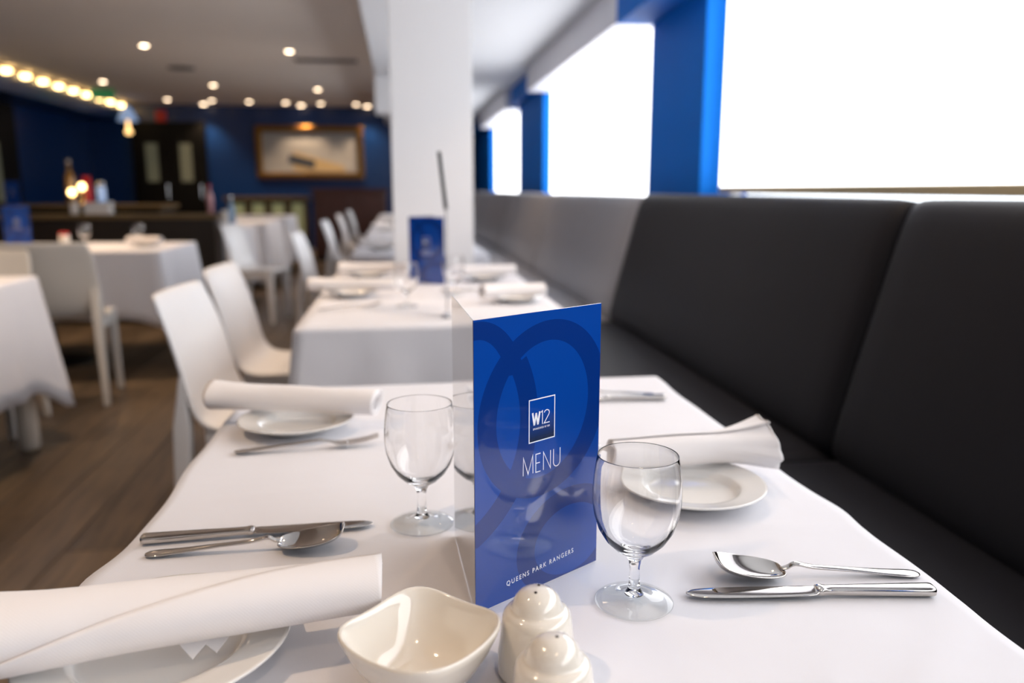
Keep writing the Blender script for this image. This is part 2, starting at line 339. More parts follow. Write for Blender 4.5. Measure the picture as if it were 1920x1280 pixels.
# ---------------------------------------------------------------- bench along the windows
bn = thing('bench', 'long upholstered banquette bench, black nearby and grey farther off, under the windows', 'bench', (0, 0, 0))
MB().box(.60, 1.30, YB+.05, 15.0, .0, .34).build('plinth', 'dark', bn, bevel=.01)
edges = [-2.6, -.42, 1.74, 3.83, 6.15, 8.5, 10.8, 13.0, 14.9]
def cushion(x, z, y0, y1, th):
    # x,z: front profile bottom->top ; swept along y with pillowed, rounded ends
    (xb, zb), (xt, zt) = x, z
    d = Vector((xt-xb, 0, zt-zb)); L = d.length; d.normalize(); nrm = Vector((-d.z, 0, d.x))
    if nrm.x > 0: nrm = -nrm
    prof = []
    K = 28
    rc = .035
    for i in range(K):
        a = 2*pi*i/K; e = .28
        ca, sa = cos(a), sin(a)
        px = math.copysign(abs(ca)**e, ca)*L/2; pn = math.copysign(abs(sa)**.55, sa)*th/2
        prof.append((px+L/2, pn))
    ys = [0, .004, .012, .028, .06, .14, .5, .86, .94, .972, .988, .996, 1]
    sc = [.40, .66, .82, .92, .97, 1, 1.04, 1, .97, .92, .82, .66, .40]
    rs = []
    for yy, s in zip(ys, sc):
        rs.append([Vector((xb, y0+(y1-y0)*yy, zb))+d*(L/2+(px-L/2)*(1-(1-s)*.05))+nrm*(pn*s) for px, pn in prof])
    return MB().rings(rs)
for i in range(len(edges)-1):
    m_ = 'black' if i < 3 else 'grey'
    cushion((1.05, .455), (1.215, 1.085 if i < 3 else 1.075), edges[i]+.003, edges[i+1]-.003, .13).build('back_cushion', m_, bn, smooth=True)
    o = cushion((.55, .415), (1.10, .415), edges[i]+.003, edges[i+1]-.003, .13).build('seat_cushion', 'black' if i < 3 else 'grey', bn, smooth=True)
MB().box(1.20, XW-.03, YB+.05, 15.0, .3, 1.0).build('back_frame', 'dark', bn, bevel=.01)

# ---------------------------------------------------------------- tables and cloths
def cloth(x0, x1, y0, y1, z, drop, corner=.0, flare=.03, amp=.012, seed=0, creases=(), nx=28, ny=40, waves=9, wob=0):
    rnd = random.Random(seed); ph = [rnd.uniform(0, 6.28) for _ in range(6)]
    def top(x, y):
        h = .0
        for (ax, ay, bx, by, hh, ww) in creases:
            A = Vector((ax, ay)); B = Vector((bx, by)); Pn = Vector((x, y)); t = max(0, min(1, (Pn-A).dot(B-A)/(B-A).length_squared))
            dd = (Pn-(A+(B-A)*t)).length; h += 1.6*hh*math.exp(-(dd/ww)**2)*(sin(pi*t) if 0 < t < 1 else 0)
        return z+h
    mb = MB()
    xs = [x0+(x1-x0)*i/nx for i in range(nx+1)]; ys = [y0+(y1-y0)*i/ny for i in range(ny+1)]
    def ex(x, y):   # the cloth edge wanders a little, as soft cloth does
        if not wob: return x
        e = abs(x-cx)/hw0; sg = 1 if x > cx else -1
        o = wob*(sin(y*17+2)*.5+sin(y*31+.7)*.35)+(.018*math.exp(-((y-.735)/.05)**2) if sg < 0 else .006*math.exp(-((y-.80)/.04)**2))
        return x+sg*o*max(0, (e-.85)/.15)
    cx, hw0 = (x0+x1)/2, (x1-x0)/2
    mb.grid([[(ex(x, y), y, top(x, y)) for x in xs] for y in ys])
    idx = [(i, 0) for i in range(nx)]+[(nx, j) for j in range(ny)]+[(nx-i, ny) for i in range(nx)]+[(0, ny-j) for j in range(ny)]
    prev = [j*(nx+1)+i for i, j in idx]; n = len(idx)
    per = 2*(x1-x0+y1-y0); hw, hd = (x1-x0)/2, (y1-y0)/2; cx, cy = (x0+x1)/2, (y0+y1)/2
    for k, t in enumerate((.015, .04, .12, .25, .4, .55, .7, .85, 1)):
        cur = []
        for q, (i, j) in enumerate(idx):
            x, y = xs[i], ys[j]
            dx = (-1 if i == 0 else 0)+(1 if i == nx else 0); dy = (-1 if j == 0 else 0)+(1 if j == ny else 0)
            ds = min(hypot2(x-ax, y-ay) for ax in (x0, x1) for ay in (y0, y1))
            c = math.exp(-(ds/.11)**2)
            sx = 1 if x > cx else -1; sy = 1 if y > cy else -1
            s = q/n*2*pi
            wv = (sin(s*waves+ph[0])*.6+sin(s*waves*2.3+ph[1])*.4+sin(s*waves*.6+ph[2])*.5)*amp*t**1.1
            o = .004+flare*t+wv if (dx or dy) else 0
            cc = c*(.055*t+.002)*(1+corner*.5)
            px = ex(x, y)+dx*o*(1-c*.5)+sx*cc*.7; py = y+dy*o*(1-c*.5)+sy*cc*.7
            mb.v.append((px, py, top(x, y)-.003*min(1, k+1)-(drop*(1+corner*c*1.0))*t)); cur.append(len(mb.v)-1)
        for q in range(n): mb.f.append((prev[q], prev[(q+1) % n], cur[(q+1) % n], cur[q]))
        prev = cur
    return mb
def hypot2(a, c): return math.sqrt(a*a+c*c)
def table(x0, x1, y0, y1, zt, name_label, legs='pedestal', group=None):
    cx, cy = (x0+x1)/2, (y0+y1)/2
    t = thing('dining_table', name_label, 'table', (cx, cy, 0), group=group)
    MB().box(x0-cx+.012, x1-cx-.012, y0-cy+.012, y1-cy-.012, zt-.03, zt-.002).build('tabletop', 'brown', t, bevel=.004)
    if legs == 'legs':
        for sx in (-1, 1):
            for sy in (-1, 1):
                px = sx*((x1-x0)/2-.06)*(1 if sx < 0 else .985); py = sy*((y1-y0)/2-.07)
                MB().rings([[(px+q*cos(2*pi*j/20), py+q*sin(2*pi*j/20), z) for j in range(20)] for q, z in ((.030, 0), (.042, .02), (.046, .3), (.05, zt-.03))]).build('leg', 'cream', t, smooth=True)
        return t
    off = (-.28, .28) if (y1-y0) > .95 and (y1-y0) > (x1-x0) else (0,)
    for dy in off:
        MB().lathe([(.24, 0), (.24, .012), (.20, .022), (.05, .035), (.0001, .036)], 28, 0, dy).build('base', 'dark', t, smooth=True)
        MB().lathe([(.035, .03), (.035, zt-.03)], 16, 0, dy, True, True).build('pole', 'chrome', t, smooth=True)
    return t
TZ = .7485
cr1 = [(.28, .80, .50, .74, .0012, .010), (.05, .93, .45, .97, .0010, .012), (-.27, .92, -.02, .97, .0012, .014), (-.2, 1.05, .1, 1.16, .0010, .015),
       (.12, .55, .34, .78, .0009, .010), (.30, .42, .50, .60, .0012, .012), (.25, .30, .33, .55, .0008, .012), (-.29, .72, -.12, .74, .0025, .02), (-.05, .35, .05, .9, .0007, .02), (.2, 1.0, .48, 1.2, .0009, .02)]
table(-.285, .487, .24, 1.475, TZ, 'nearest dining table by the black bench, laid for four')
ck = cloth(-.285, .487, .24, 1.475, TZ, .27, .1, .008, .006, 1, cr1, 70, 110, wob=.004).build('tablecloth', 'cloth', smooth=True, solid=.0012)
tag(ck, 'white tablecloth on the nearest table, under the sharp blue menu', 'tablecloth')
rows = [(-.285, .487, 2.13, 3.72, 'dining table in front of the white column', 'white tablecloth on the second table, in front of the white column'),
        (-.285, .487, 4.50, 6.10, 'dining table just past the white column', 'white tablecloth on the third table, directly behind the white column'),
        (-.285, .487, 6.75, 8.15, 'fourth dining table in the window row', 'white tablecloth on the fourth table of the window row'),
        (-.285, .487, 8.8, 10.2, 'fifth dining table in the window row', 'white tablecloth on the fifth table of the window row'),
        (-.285, .487, 10.8, 12.2, 'farthest dining table in the window row', 'white tablecloth on the farthest table of the window row')]
for i, (a, c, d, e, l1, l2) in enumerate(rows):
    table(a, c, d, e, TZ, l1)
    tag(cloth(a, c, d, e, TZ, .27, .2, .010, .014, i+5, (), 24, 44, 12).build('tablecloth', 'cloth', smooth=True, solid=.0012), l2, 'tablecloth')
left = [(-3.0, -1.545, 2.45, 3.63, .46, .28, 'dining table at the left edge of the photo, below a warm lit cloth', 'white tablecloth with long hanging corner on the table cut by the left edge'),
        (-3.1, -1.44, 5.03, 5.90, .40, .15, 'long dining table behind the grey chair, with a chrome post', 'white tablecloth on the table behind the grey chair, in front of the brown partition'),
        (-2.35, -1.50, 7.6, 8.6, .55, .2, 'dining table past the end of the brown partition', 'white tablecloth on the table just past the partition end'),
        (-2.4, -1.48, 9.2, 10.3, .6, .15, 'dining table in the aisle farther behind the partition', 'long hanging white tablecloth in the aisle, behind the partition end'),
        (-2.5, -1.5, 10.9, 12.0, .6, .1, 'farthest dining table of the aisle row before the picture wall', 'white tablecloth on the farthest aisle table near the lit cabinet')]
for i, (a, c, d, e, dr, co, l1, l2) in enumerate(left):
    table(a, c, d, e, TZ, l1, 'legs' if i == 0 else 'pedestal')
    tag(cloth(a, c, d, e, TZ, dr, co, .04, .022, i+30, (), 36, 30, 11).build('tablecloth', 'cloth', smooth=True, solid=.0012), l2, 'tablecloth')

# ---------------------------------------------------------------- chairs (facing +X)
def make_chair(m, label, loc, rz, group=None):
    t = thing('dining_chair', label, 'chair', loc, rz, group)
    prof = [(.150, .425, .19), (.157, .446, .20), (.13, .458, .205), (.05, .452, .215), (-.06, .448, .22), (-.115, .451, .222), (-.148, .468, .222), (-.168, .505, .222), (-.180, .56, .22), (-.194, .63, .217), (-.218, .72, .212), (-.246, .795, .205), (-.262, .828, .190)]
    P_ = []
    for (x, z, hw) in prof:
        bk = max(0, min(1, (z-.46)/.2))
        P_.append([(x-(.022*(1-(q)**2)*bk), q*hw, z-(.010*(1-q*q) if z < .47 else 0)) for q in [i/8-1 for i in range(17)]])
    MB().grid(P_).build('shell', m, t, smooth=True, solid=.016, offset=-1, bevel=0, sub=1)
    for sx, sy in ((1, 1), (1, -1), (-1, 1), (-1, -1)):
        xt, zt_ = (.125, .447) if sx > 0 else (-.200, .60)
        xb = .14 if sx > 0 else -.235
        rs = []
        for f in (0, .25, .5, .75, 1):
            w1 = (.030*(1-f)+.015*f) if sx > 0 else (.006+.018*min(1, f/.25) if f < .5 else .030-.015*f); w2 = .022*(1-f)+.014*f
            px = xt+(xb-xt)*f; py = sy*((.187 if sx > 0 else .196)+.014*f); pz = zt_*(1-f)
            rs.append([(px-w1, py-w2, pz), (px+w1, py-w2, pz), (px+w1, py+w2, pz), (px-w1, py+w2, pz)])
        MB().rings(rs).build('leg', m, t, bevel=.006)
    for yy in (.185, -.200): MB().box(-.15, .125, yy, yy+.015, .375, .445).build('side_rail', m, t, bevel=.004)
    return t
c0 = make_chair('chair', 'white shell chair nearest the camera, at the near end of the second table', (-.400, 2.46, 0), R(-5))
for (x, y, rz, lb) in ((-.425, 3.15, -4, 'white shell chair second from the camera, at the second table beside the folded napkins'),
                       (-.445, 5.60, -4, 'white shell chair at the table behind the column, third from the camera'),
                       (-.45, 7.75, -3, 'white shell chair at the fourth window table'), (-.45, 9.6, -3, 'white shell chair at the fifth window table'),
                       (-.45, 11.5, -3, 'farthest white shell chair of the window row, near the wooden host stand'),
                       (-1.18, 7.05, -12, 'white shell chair standing at the end of the brown partition, in the aisle')):
    dup(c0, (x, y, 0), R(rz), lb)
gc = make_chair('greychair', 'pale grey shell chair seen from behind, facing the long table at left', (-1.80, 4.50, 0), R(97)); gc.scale = (1.05, 1.08, 1.035)
make_chair('greychair', 'pale grey shell chair at the left edge, only its back above the cloth', (-1.97, 3.87, 0), R(-88))

# ---------------------------------------------------------------- partition, bar, cabinets
pt = thing('partition', 'waist-high dark brown partition with olive capping behind the long table', 'partition', (0, 7.0, 0))
MB().box(-5.3, -1.54, 0, .16, 0, .87).build('panel', 'brown', pt, bevel=.005); MB().box(-5.32, -1.50, -.03, .19, .87, .91).build('capping', 'olive', pt, bevel=.006)
MB().box(-1.54, -1.515, -.01, .17, 0, .87).build('end_panel', 'vent', pt, bevel=.003)
br = thing('bar_counter', 'low bar counter in shadow beyond the partition', 'counter', (0, 9.6, 0))
MB().box(-5.3, -2.7, 0, .6, 0, .90).build('counter_body', 'dark', br, bevel=.01); MB().box(-5.32, -2.65, -.04, .64, .90, .94).build('counter_top', 'olive', br, bevel=.008)
hs = thing('host_stand', 'dark red mahogany cabinet on the right before the far wall', 'cabinet', (-.78, 13.1, 0))
MB().box(-.56, .56, -.25, .25, .06, 1.08).build('body', 'mahog', hs, bevel=.01); MB().box(-.60, .60, -.29, .29, 1.08, 1.12).build('top', 'mahog', hs, bevel=.01); MB().box(-.54, .54, -.23, .23, 0, .06).build('plinth', 'dark', hs)
for sx in (-.53, .01):
    d_ = MB().box(sx, sx+.52, -.27, -.251, .10, 1.04).build('door', 'mahog', hs, bevel=.006); MB().lathe([(.012, -.02), (.016, 0), (.0001, .01)], 10, sx+.26+(.2 if sx < 0 else -.2), -.285).build('knob', 'brass', d_)
cb = thing('lit_cabinet', 'low lit glass-fronted cabinet left of the mahogany cabinet', 'cabinet', (-2.08, 13.3, 0))
MB().box(-.62, .62, -.2, .25, 0, .12).build('plinth', 'olive', cb); MB().box(-.65, .65, -.25, .27, .95, 1.0).build('top', 'olive', cb, bevel=.006)
MB().box(-.62, .62, .20, .25, .12, .95).build('back', 'brown', cb)
for k in range(4):
    x = -.60+k*.30
    MB().box(x, x+.04, -.22, .2, .12, .95).build('post', 'olive', cb)
    MB().box(x+.08, x+.26, -.205, -.19, .35, .9).build('lit_pane', 'cab', cb)
MB().box(.58, .62, -.22, .2, .12, .95).build('post', 'olive', cb)
mn2 = thing('menu_card_upright', 'small dark menu card standing on the mahogany cabinet front', 'menu', (-.95, 12.78, .80)); 
bpy.data.objects.remove(mn2)
# bottles and bits beyond the partition
def bottle(x, y, z, h, r, m, label, cap='dark'):
    t = thing('bottle', label, 'bottle', (x, y, z))
    MB().lathe([(r, 0), (r, h*.58), (r*.8, h*.68), (r*.36, h*.76), (r*.33, h*.94)], 18, closed_bot=True, closed_top=True).build('bottle_body', m, t, smooth=True)
    MB().lathe([(r*.4, h*.92), (r*.4, h)], 12, closed_bot=True, closed_top=True).build('cap', cap, t)
def jar(x, y, z, h, r, m, cap, label, cat='jar', name='jar'):
    t = thing(name, label, cat, (x, y, z))
    MB().lathe([(r*.9, 0), (r, h*.08), (r, h*.75), (r*.85, h*.82)], 20, closed_bot=True, closed_top=True).build('body', m, t, smooth=True)
    MB().lathe([(r*.92, h*.80), (r*.92, h*.97), (r*.85, h)], 20, closed_bot=True, closed_top=True).build('lid', cap, t, smooth=True)
bottle(-3.72, 9.85, .94, .50, .055, 'bottle', 'tall amber bottle on the bar counter against the blue wall', 'pale')
jar(-3.58, 9.95, .94, .32, .05, 'red', 'red', 'red canister on the bar counter beside the tall amber bottle')
jar(-3.36, 9.75, .94, .26, .045, 'iceglass', 'chrome', 'pale blue canister on the bar counter right of the brass taps')
for i, (x, z) in enumerate(((-3.64, .84), (-3.53, .90))):
    t = thing('beer_tap', ('left brass beer tap on the bar, glint added as a glowing knob', 'right brass beer tap on the bar, glint added as a glowing knob')[i], 'tap', (x, 9.66, .94))
    MB().lathe([(.05, 0), (.05, .01), (.018, .02), (.016, .16-(.94-z)), (.03, .18-(.94-z)), (.03, .20-(.94-z))], 16, closed_bot=True, closed_top=True).build('column', 'brass', t, smooth=True)
    MB().lathe([(a_, b_-(.94-z)) for a_, b_ in ((.0001, .20), (.03, .215), (.036, .245), (.025, .27), (.0001, .28))], 16).build('knob', 'strip' if i else 'strip', t, smooth=True)  # knob emits light itself, in place of gold reflections off the brass
jar(-2.66, 7.08, .91, .10, .035, 'china', 'china', 'white pot on the brown partition below the brass taps', 'pot', 'pot')
t = thing('napkin_box', 'white box on the brown partition', 'box', (-2.47, 7.08, .91)); MB().box(-.10, .10, -.05, .05, 0, .085).build('box_body', 'china', t, bevel=.006); MB().box(-.105, .105, -.055, .055, .0855, .10).build('box_lid', 'china', t, bevel=.004)
bottle(-1.58, 7.06, .91, .24, .026, mat('pink_label_bottle', (.55, .3, .32), .2), 'slim pinkish bottle on the right end of the partition', 'red')
bottle(-1.60, 8.0, .7505, .30, .032, mat('blue_bottle', (.25, .4, .6), .1), 'slim pale blue bottle on the aisle table past the partition', 'chrome')
jar(-1.70, 8.2, .7505, .16, .04, 'china', 'china', 'white pot on the aisle table beside the blue bottle', 'pot', 'pot')
jar(-1.90, 7.9, .7505, .13, .035, 'cream', 'red', 'cream pot with red lid on the aisle table', 'pot', 'pot')

# ---------------------------------------------------------------- menus
def stroke(mb, pts, w_, y=-.0006, th=.0002, closed=False):
    P_ = [Vector(p) for p in pts]; n = len(P_); L, Rr = [], []
    for i in range(n):
        a = P_[i-1] if (i or closed) else P_[i]; c = P_[(i+1) % n] if (i < n-1 or closed) else P_[i]; p = P_[i]
        d1 = (p-a).normalized() if (p-a).length else (c-p).normalized(); d2 = (c-p).normalized() if (c-p).length else d1
        n1 = Vector((-d1.y, d1.x)); n2 = Vector((-d2.y, d2.x)); m_ = (n1+n2)
        m_ = m_.normalized() if m_.length > .01 else n1
        k = min(3.0, 1/max(.3, m_.dot(n1))); L.append(p+m_*w_/2*k); Rr.append(p-m_*w_/2*k)
    rs = [[(l.x, y, l.y), (r_.x, y, r_.y), (r_.x, y+th, r_.y), (l.x, y+th, l.y)] for l, r_ in zip(L, Rr)]
    if closed: rs.append(rs[0])
    mb.rings(rs, True, not closed, not closed)
def font(body, width, x, z, shear=0, space=1.2, y=-.0007, slope=0, hgt=None, bold=0):
    c = bpy.data.curves.new('t', 'FONT'); c.body = body; c.space_character = space; c.extrude = .005; c.offset = bold
    o = bpy.data.objects.new('t', c); COL.objects.link(o); bpy.context.view_layer.update()
    me = bpy.data.meshes.new_from_object(o.evaluated_get(bpy.context.evaluated_depsgraph_get())); bpy.data.objects.remove(o)
    xs = [v.co.x for v in me.vertices]; ys = [v.co.y for v in me.vertices]; s = width/(max(xs)-min(xs)); sy = hgt/(max(ys)-0) if hgt else s
    mb = MB(); mb.v = [(x+(v.co.x-min(xs))*s, y+(0 if v.co.z > 0 else .0003), z+v.co.y*sy+slope*(v.co.x-min(xs))*s) for v in me.vertices]; mb.f = [tuple(p.vertices) for p in me.polygons]
    return mb
def make_menu(loc, rz, label, rz2, full=True):
    W1, Hh = .1523, .2565
    t = thing('menu_card', label, 'menu', loc, rz)
    fp = MB().box(0, W1, -.0004, .0004, 0, Hh).build('front_panel', 'menu', t)
    a = rz2-rz; m_ = Matrix.Rotation(a, 4, 'Z')
    MB().box(0, .160, -.0004, .0004, 0, Hh, m_).build('back_panel', 'paper', t)['label'] = 'glossy grey inner page, seen edge-on'
    lb = MB(); lb.box(.0620, .0922, -.00055, -.00042, .1408, .1785); lb.build('logo_ground', 'logo', fp)
    g = MB(); stroke(g, [(.0615, .1403), (.0927, .1403), (.0927, .1790), (.0615, .1790)], .0009, closed=True); g.build('logo_border', 'print', fp)
    g = MB()
    # bold W
    def lin(u0, v0, u1, v1, ww): stroke(g, [(u0, v0), (u1, v1)], ww)
    for (a_, c_, d_, e_) in ((.0655, .1672, .0676, .1556), (.0676, .1556, .0699, .1665), (.0699, .1665, .0720, .1556), (.0720, .1556, .0742, .1672)): lin(a_, c_, d_, e_, .0019)
    g.build('logo_letter_w', 'print', fp)
    g = MB(); stroke(g, [(.0757, .1660), (.0775, .1672), (.0775, .1550)], .0008); g.build('logo_digit_one', 'print', fp)
    g = MB(); arc = [(.0828+.0032*cos(R(q)), .1644+.0028*sin(R(q))) for q in range(165, -41, -15)]; stroke(g, arc+[(.0796, .1554), (.0864, .1554)], .0008); g.build('logo_digit_two', 'print', fp)
    if full:
        font('SPONSORED BY BFI', .0205, .0660, .1512, space=1.15, hgt=.0017, y=-.0007).build('sponsor_line', 'print', fp)
    g = MB(); z0, z1 = .1115, .1283; ww = .00075
    stroke(g, [(.0545, z0), (.0548, z1), (.0604, z0+.0005), (.0660, z1), (.0663, z0)], ww)
    stroke(g, [(.0755, z0), (.0697, z0), (.0697, z1), (.0755, z1)], ww); stroke(g, [(.0697, (z0+z1)/2), (.0748, (z0+z1)/2)], ww)
    stroke(g, [(.0792, z0), (.0792, z1), (.0880, z0), (.0880, z1)], ww)
    stroke(g, [(.0918, z1), (.0918, z0+.0045)]+[(.0960-.0042*cos(R(q)), z0+.0045-.0045*sin(R(q))) for q in range(15, 180, 15)]+[(.1002, z0+.0045), (.1002, z1)], ww)
    g.build('menu_lettering', 'print', fp)
    if full: font('QUEENS PARK RANGERS', .0845, .0349, .0136, space=1.38, hgt=.0044, slope=.068, bold=.004).build('club_lettering', 'print', fp)
    return t
main_menu = make_menu((.0555, .6305, .7500), math.atan2(.0843, .1269), 'sharp blue menu card with white MENU lettering standing on the nearest table', math.atan2(.163, -.0070))
make_menu((.030, 3.145, .7500), R(-30), 'blurred blue menu card on the second table against the white column', R(50), False)
make_menu((-2.50, 5.50, .7500), R(8), 'blue menu card standing on the long table behind the grey chair', R(60), False)
make_menu((-.06, 7.47, .7500), R(10), 'blue menu card farther down the window row, half hidden by the column', R(70), False)
make_menu((-4.34, 9.66, .9400), R(5), 'blue card standing on the bar counter at the far left', R(60), False)
# acrylic stand edge on
ac = thing('acrylic_stand', 'tall clear acrylic stand with dark card, seen edge-on on the second table', 'stand', (.124, 2.24, .750), math.atan2(2.24, .118)-.02)
MB().box(-.005, .09, -.012, .012, 0, .003).build('foot', 'acrylic', ac, bevel=.001)
MB().box(0, .10, -.0018, .0018, .003, .31).build('holder', 'acrylic', ac)
MB().box(-.0016, -.0002, -.0020, .0020, .003, .31).build('edge_strip', 'chrome', ac)
g = MB(); g.box(.0, .11, -.0048, .0048, 0, .158, Matrix.Translation((0, 0, .305)) @ Matrix.Rotation(R(-6), 4, 'X')); g.build('dark_card', 'dark', ac)

# ---------------------------------------------------------------- tableware
GP = [(.0001, .0030), (.012, .0028), (.030, .0014), (.0343, .0010), (.0350, .0017), (.0343, .0025), (.028, .0030), (.016, .0046), (.0085, .0085), (.0055, .014), (.0047, .022), (.0046, .034), (.0058, .041), (.0095, .0465),
      (.018, .0515), (.0265, .0600), (.0330, .0710), (.0370, .0840), (.0385, .0960), (.0385, .1080), (.0375, .1200), (.0358, .1310), (.0349, .1368), (.0348, .1374), (.0345, .1377), (.0342, .1374), (.0342, .1368), (.0350, .1310), (.0367, .1200), (.0377, .1080), (.0376, .0960), (.0360, .0843), (.0316, .0718), (.0250, .0620), (.0170, .0550), (.0080, .0515), (.0001, .0508)]
def make_glass(x, y, label, z=.7500, s=1, cx=''):
    t = thing('wine_glass', label, 'glass', (x, y, z)); t.scale = (s, s, s)
    k = [i for i, p in enumerate(GP) if p == (.0085, .0085)][0]
    MB().lathe([(r, zz-.0008) for r, zz in GP[:k+1]+[(.0001, .0085)]], 64).build('foot', 'footglass', t, smooth=True)
    MB().lathe([(r, zz-.0008) for r, zz in [(.0001, .0087), (.0080, .0087), (.0084, .0089)]+GP[k+1:]], 64).build('goblet', 'glass', t, smooth=True)
    return t
g0 = make_glass(.1967, .6321, 'clear stemmed wine glass to the right of the sharp menu, in front of a plate')
g0b = dup(g0, (.0148, .8273, .75), 0, 'clear stemmed wine glass to the left of the sharp menu')
for x, y, lb in ((.013, 2.50, 'blurred wine glass on the second table, left of its blue menu'), (.175, 2.74, 'blurred wine glass on the second table, behind the acrylic stand'),
                 (-2.04, 5.55, 'wine glass on the long table, left one of the two by the partition'), (-1.70, 5.52, 'wine glass on the long table, right one of the two, next to the napkin'),
                 (.08, 4.9, 'wine glass on the table behind the column')):
    dup(g0, (x, y, .75), 0, lb)
jar(-2.185, 5.60, .7500, .085, .032, 'cream', 'red', 'small jar with red lid on the long table behind the grey chair')

def make_plate(x, y, r, label, group=None):
    t = thing('side_plate', label, 'plate', (x, y, .7500), group=group); k = r/.085
    pr = [(.0001, .0035), (.040, .0035), (.048, .0040), (.052, .0062), (.058, .0105), (.070, .0140), (.0825, .0172), (.0850, .0182), (.0855, .0196), (.0845, .0203), (.0820, .0196), (.070, .0166), (.0590, .0134), (.0545, .0102), (.0505, .0070), (.046, .0058), (.040, .0055), (.0001, .0055)]
    pr = [(.0001, .0035), (.040, .0035), (.041, .0004), (.045, .0004), (.046, .0040), (.0505, .0048), (.0555, .0108), (.062, .0124), (.073, .0148), (.0825, .0172), (.0850, .0182), (.0855, .0196), (.0845, .0203), (.0825, .0199), (.073, .0176), (.0625, .0156), (.0575, .0148), (.0558, .0140), (.0525, .0085), (.0505, .0066), (.047, .0058), (.040, .0055), (.0001, .0055)]
    MB().lathe([(a*k, c) for a, c in pr], 72).build('plate_dish', 'china', t, smooth=True)
    return t
make_plate(-.195, .600, .100, 'large white plate at lower left under the biggest napkin')
p0 = make_plate(-.165, 1.205, .086, 'white side plate at the far left of the nearest table')
make_plate(.335, .862, .086, 'white side plate on the right behind the wine glass')

def napkin(p0, p1, r0, r1, label, flat=.85, step0=R(120), twist=R(0), flare=0, pleat=0, seed=0, nseg=48, layers=3, tuck=True, sag=0):
    """a cloth rolled up: a real spiral sheet swept along an axis from p0 to p1"""
    p0 = Vector(p0); p1 = Vector(p1); ax = (p1-p0); L = ax.length; d = ax.normalized(); side = Vector((0, 0, 1)).cross(d).normalized(); up = d.cross(side).normalized()
    if up.z < 0: up = -up; side = -side
    rnd = random.Random(seed); q1, q2 = rnd.uniform(0, 6), rnd.uniform(0, 6)
    rows_ = []
    NT = 40*layers
    for i in range(nseg+1):
        f = i/nseg; r = r0+(r1-r0)*f
        e = max(0, (f-.62)/.38); r += flare*e*e*1.0
        c = p0+d*(L*f)-Vector((0, 0, sag*f*f))
        st = step0+twist*f**1.5
        row = []
        for j in range(NT+1):
            a = 2*pi*layers*j/NT
            rr = r*(1-.13*(a/(2*pi)))
            rr *= 1+.018*sin(3*(a+st)+5*f+q1)+.012*sin(5*f*2+q2+2*a)
            if pleat: rr *= 1+pleat*e*sin(9*a+q1)*(1+.5*sin(3*a))
            th = st-a
            wob = .0035*sin(th*1.0+q2)*(1 if i in (0, nseg) else .5)
            row.append(c+side*(rr*cos(th)*(1+.30*e*(flare > 0)))+up*(rr*flat*sin(th))+d*(wob*(1 if i == nseg else 0)-(wob if i == 0 else 0)))
        rows_.append(row)
    o = MB().grid(rows_)
    t = thing('folded_napkin', label, 'napkin', (0, 0, 0))
    c = (p0+p1)/2; o.v = [tuple(Vector(v_)-c) for v_ in o.v]; t.location = c
    o.build('napkin_cloth', 'napkin', t, smooth=True, solid=.0011)
    return t
nA = napkin((-.0235, .6085, .7975), (-.345, .556, .7990), .0270, .0335, 'largest rolled white napkin at lower left, lying across the large plate', .82, R(100), R(-150), .004, 0, 1, 60)
# little tucked corner showing under the roll, a part of that napkin
g = MB(); g.v = [(0, .012, .006), (.028, .012, .006), (.012, -.004, -.003), (.016, .012, .0045), (.042, .012, .006), (.029, -.0025, -.002)]; g.f = [(0, 2, 1), (3, 5, 4)]
o = g.build('tucked_corner', 'napkin', nA, solid=.0012); o.location = (-.176-nA.location.x, .572-nA.location.y, .7665-nA.location.z); o.rotation_euler = (0, 0, R(12))
napkin((-.042, 1.192, .7910), (-.300, 1.268, .7920), .0235, .0245, 'rolled white napkin on the far left plate of the nearest table', .85, R(150), R(60), .003, 0, 2, 40)
napkin((.247, .912, .7890), (.452, .918, .7930), .0215, .0235, 'pleated white napkin with fanned end on the right side plate', .88, R(80), R(30), .014, .05, 3, 60)
cl_p = [(-.17, 2.76, -.315, 2.80, -.02, 2.74, 'first rolled napkin on the left of the second table'), (-.14, 3.36, -.26, 3.38, .02, 3.35, 'second rolled napkin on the left of the second table, farther one'),
        (.37, 2.56, .25, 2.52, .46, 2.55, 'rolled napkin on the right of the second table, nearer the sharp menu'), (.33, 3.18, .19, 3.2, .46, 3.2, 'rolled napkin on the right of the second table, beside its blue menu')]
for i, (cx, cy, xa, ya, xb, yb, lb) in enumerate(cl_p):
    dup(p0, (cx, cy, .75), 0, 'plate under the '+lb.replace('on the ', 'of the ').replace(', beside its blue menu', ', by its menu').replace(', nearer the sharp menu', ', nearer us').replace(', farther one', ', farther'))
    napkin((xb, yb, .790), (xa, ya, .790), .0245, .0245, lb+' (blurred)' if False else 'blurred '+lb, .85, R(100+30*i), R(40), .003, 0, i+9, 24, 2)
dup(p0, (-1.62, 5.42, .75), 0, 'white side plate on the right end of the long table')
napkin((-1.52, 5.38, .790), (-1.74, 5.44, .790), .028, .024, 'rolled napkin on the right end of the long table behind the grey chair', .9, R(100), R(40), .003, 0, 21, 20, 2)
for i, (y, lb) in enumerate(((4.9, 'third'), (7.2, 'fourth'), (9.2, 'fifth'))):
    dup(p0, (-.12, y, .75), 0, 'white side plate on the %s window table' % lb)
    napkin((-.0, y, .790), (-.25, y+.02, .790), .025, .025, 'rolled napkin on the %s window table' % lb, .85, R(100), R(40), .003, 0, 31+i, 16, 2)

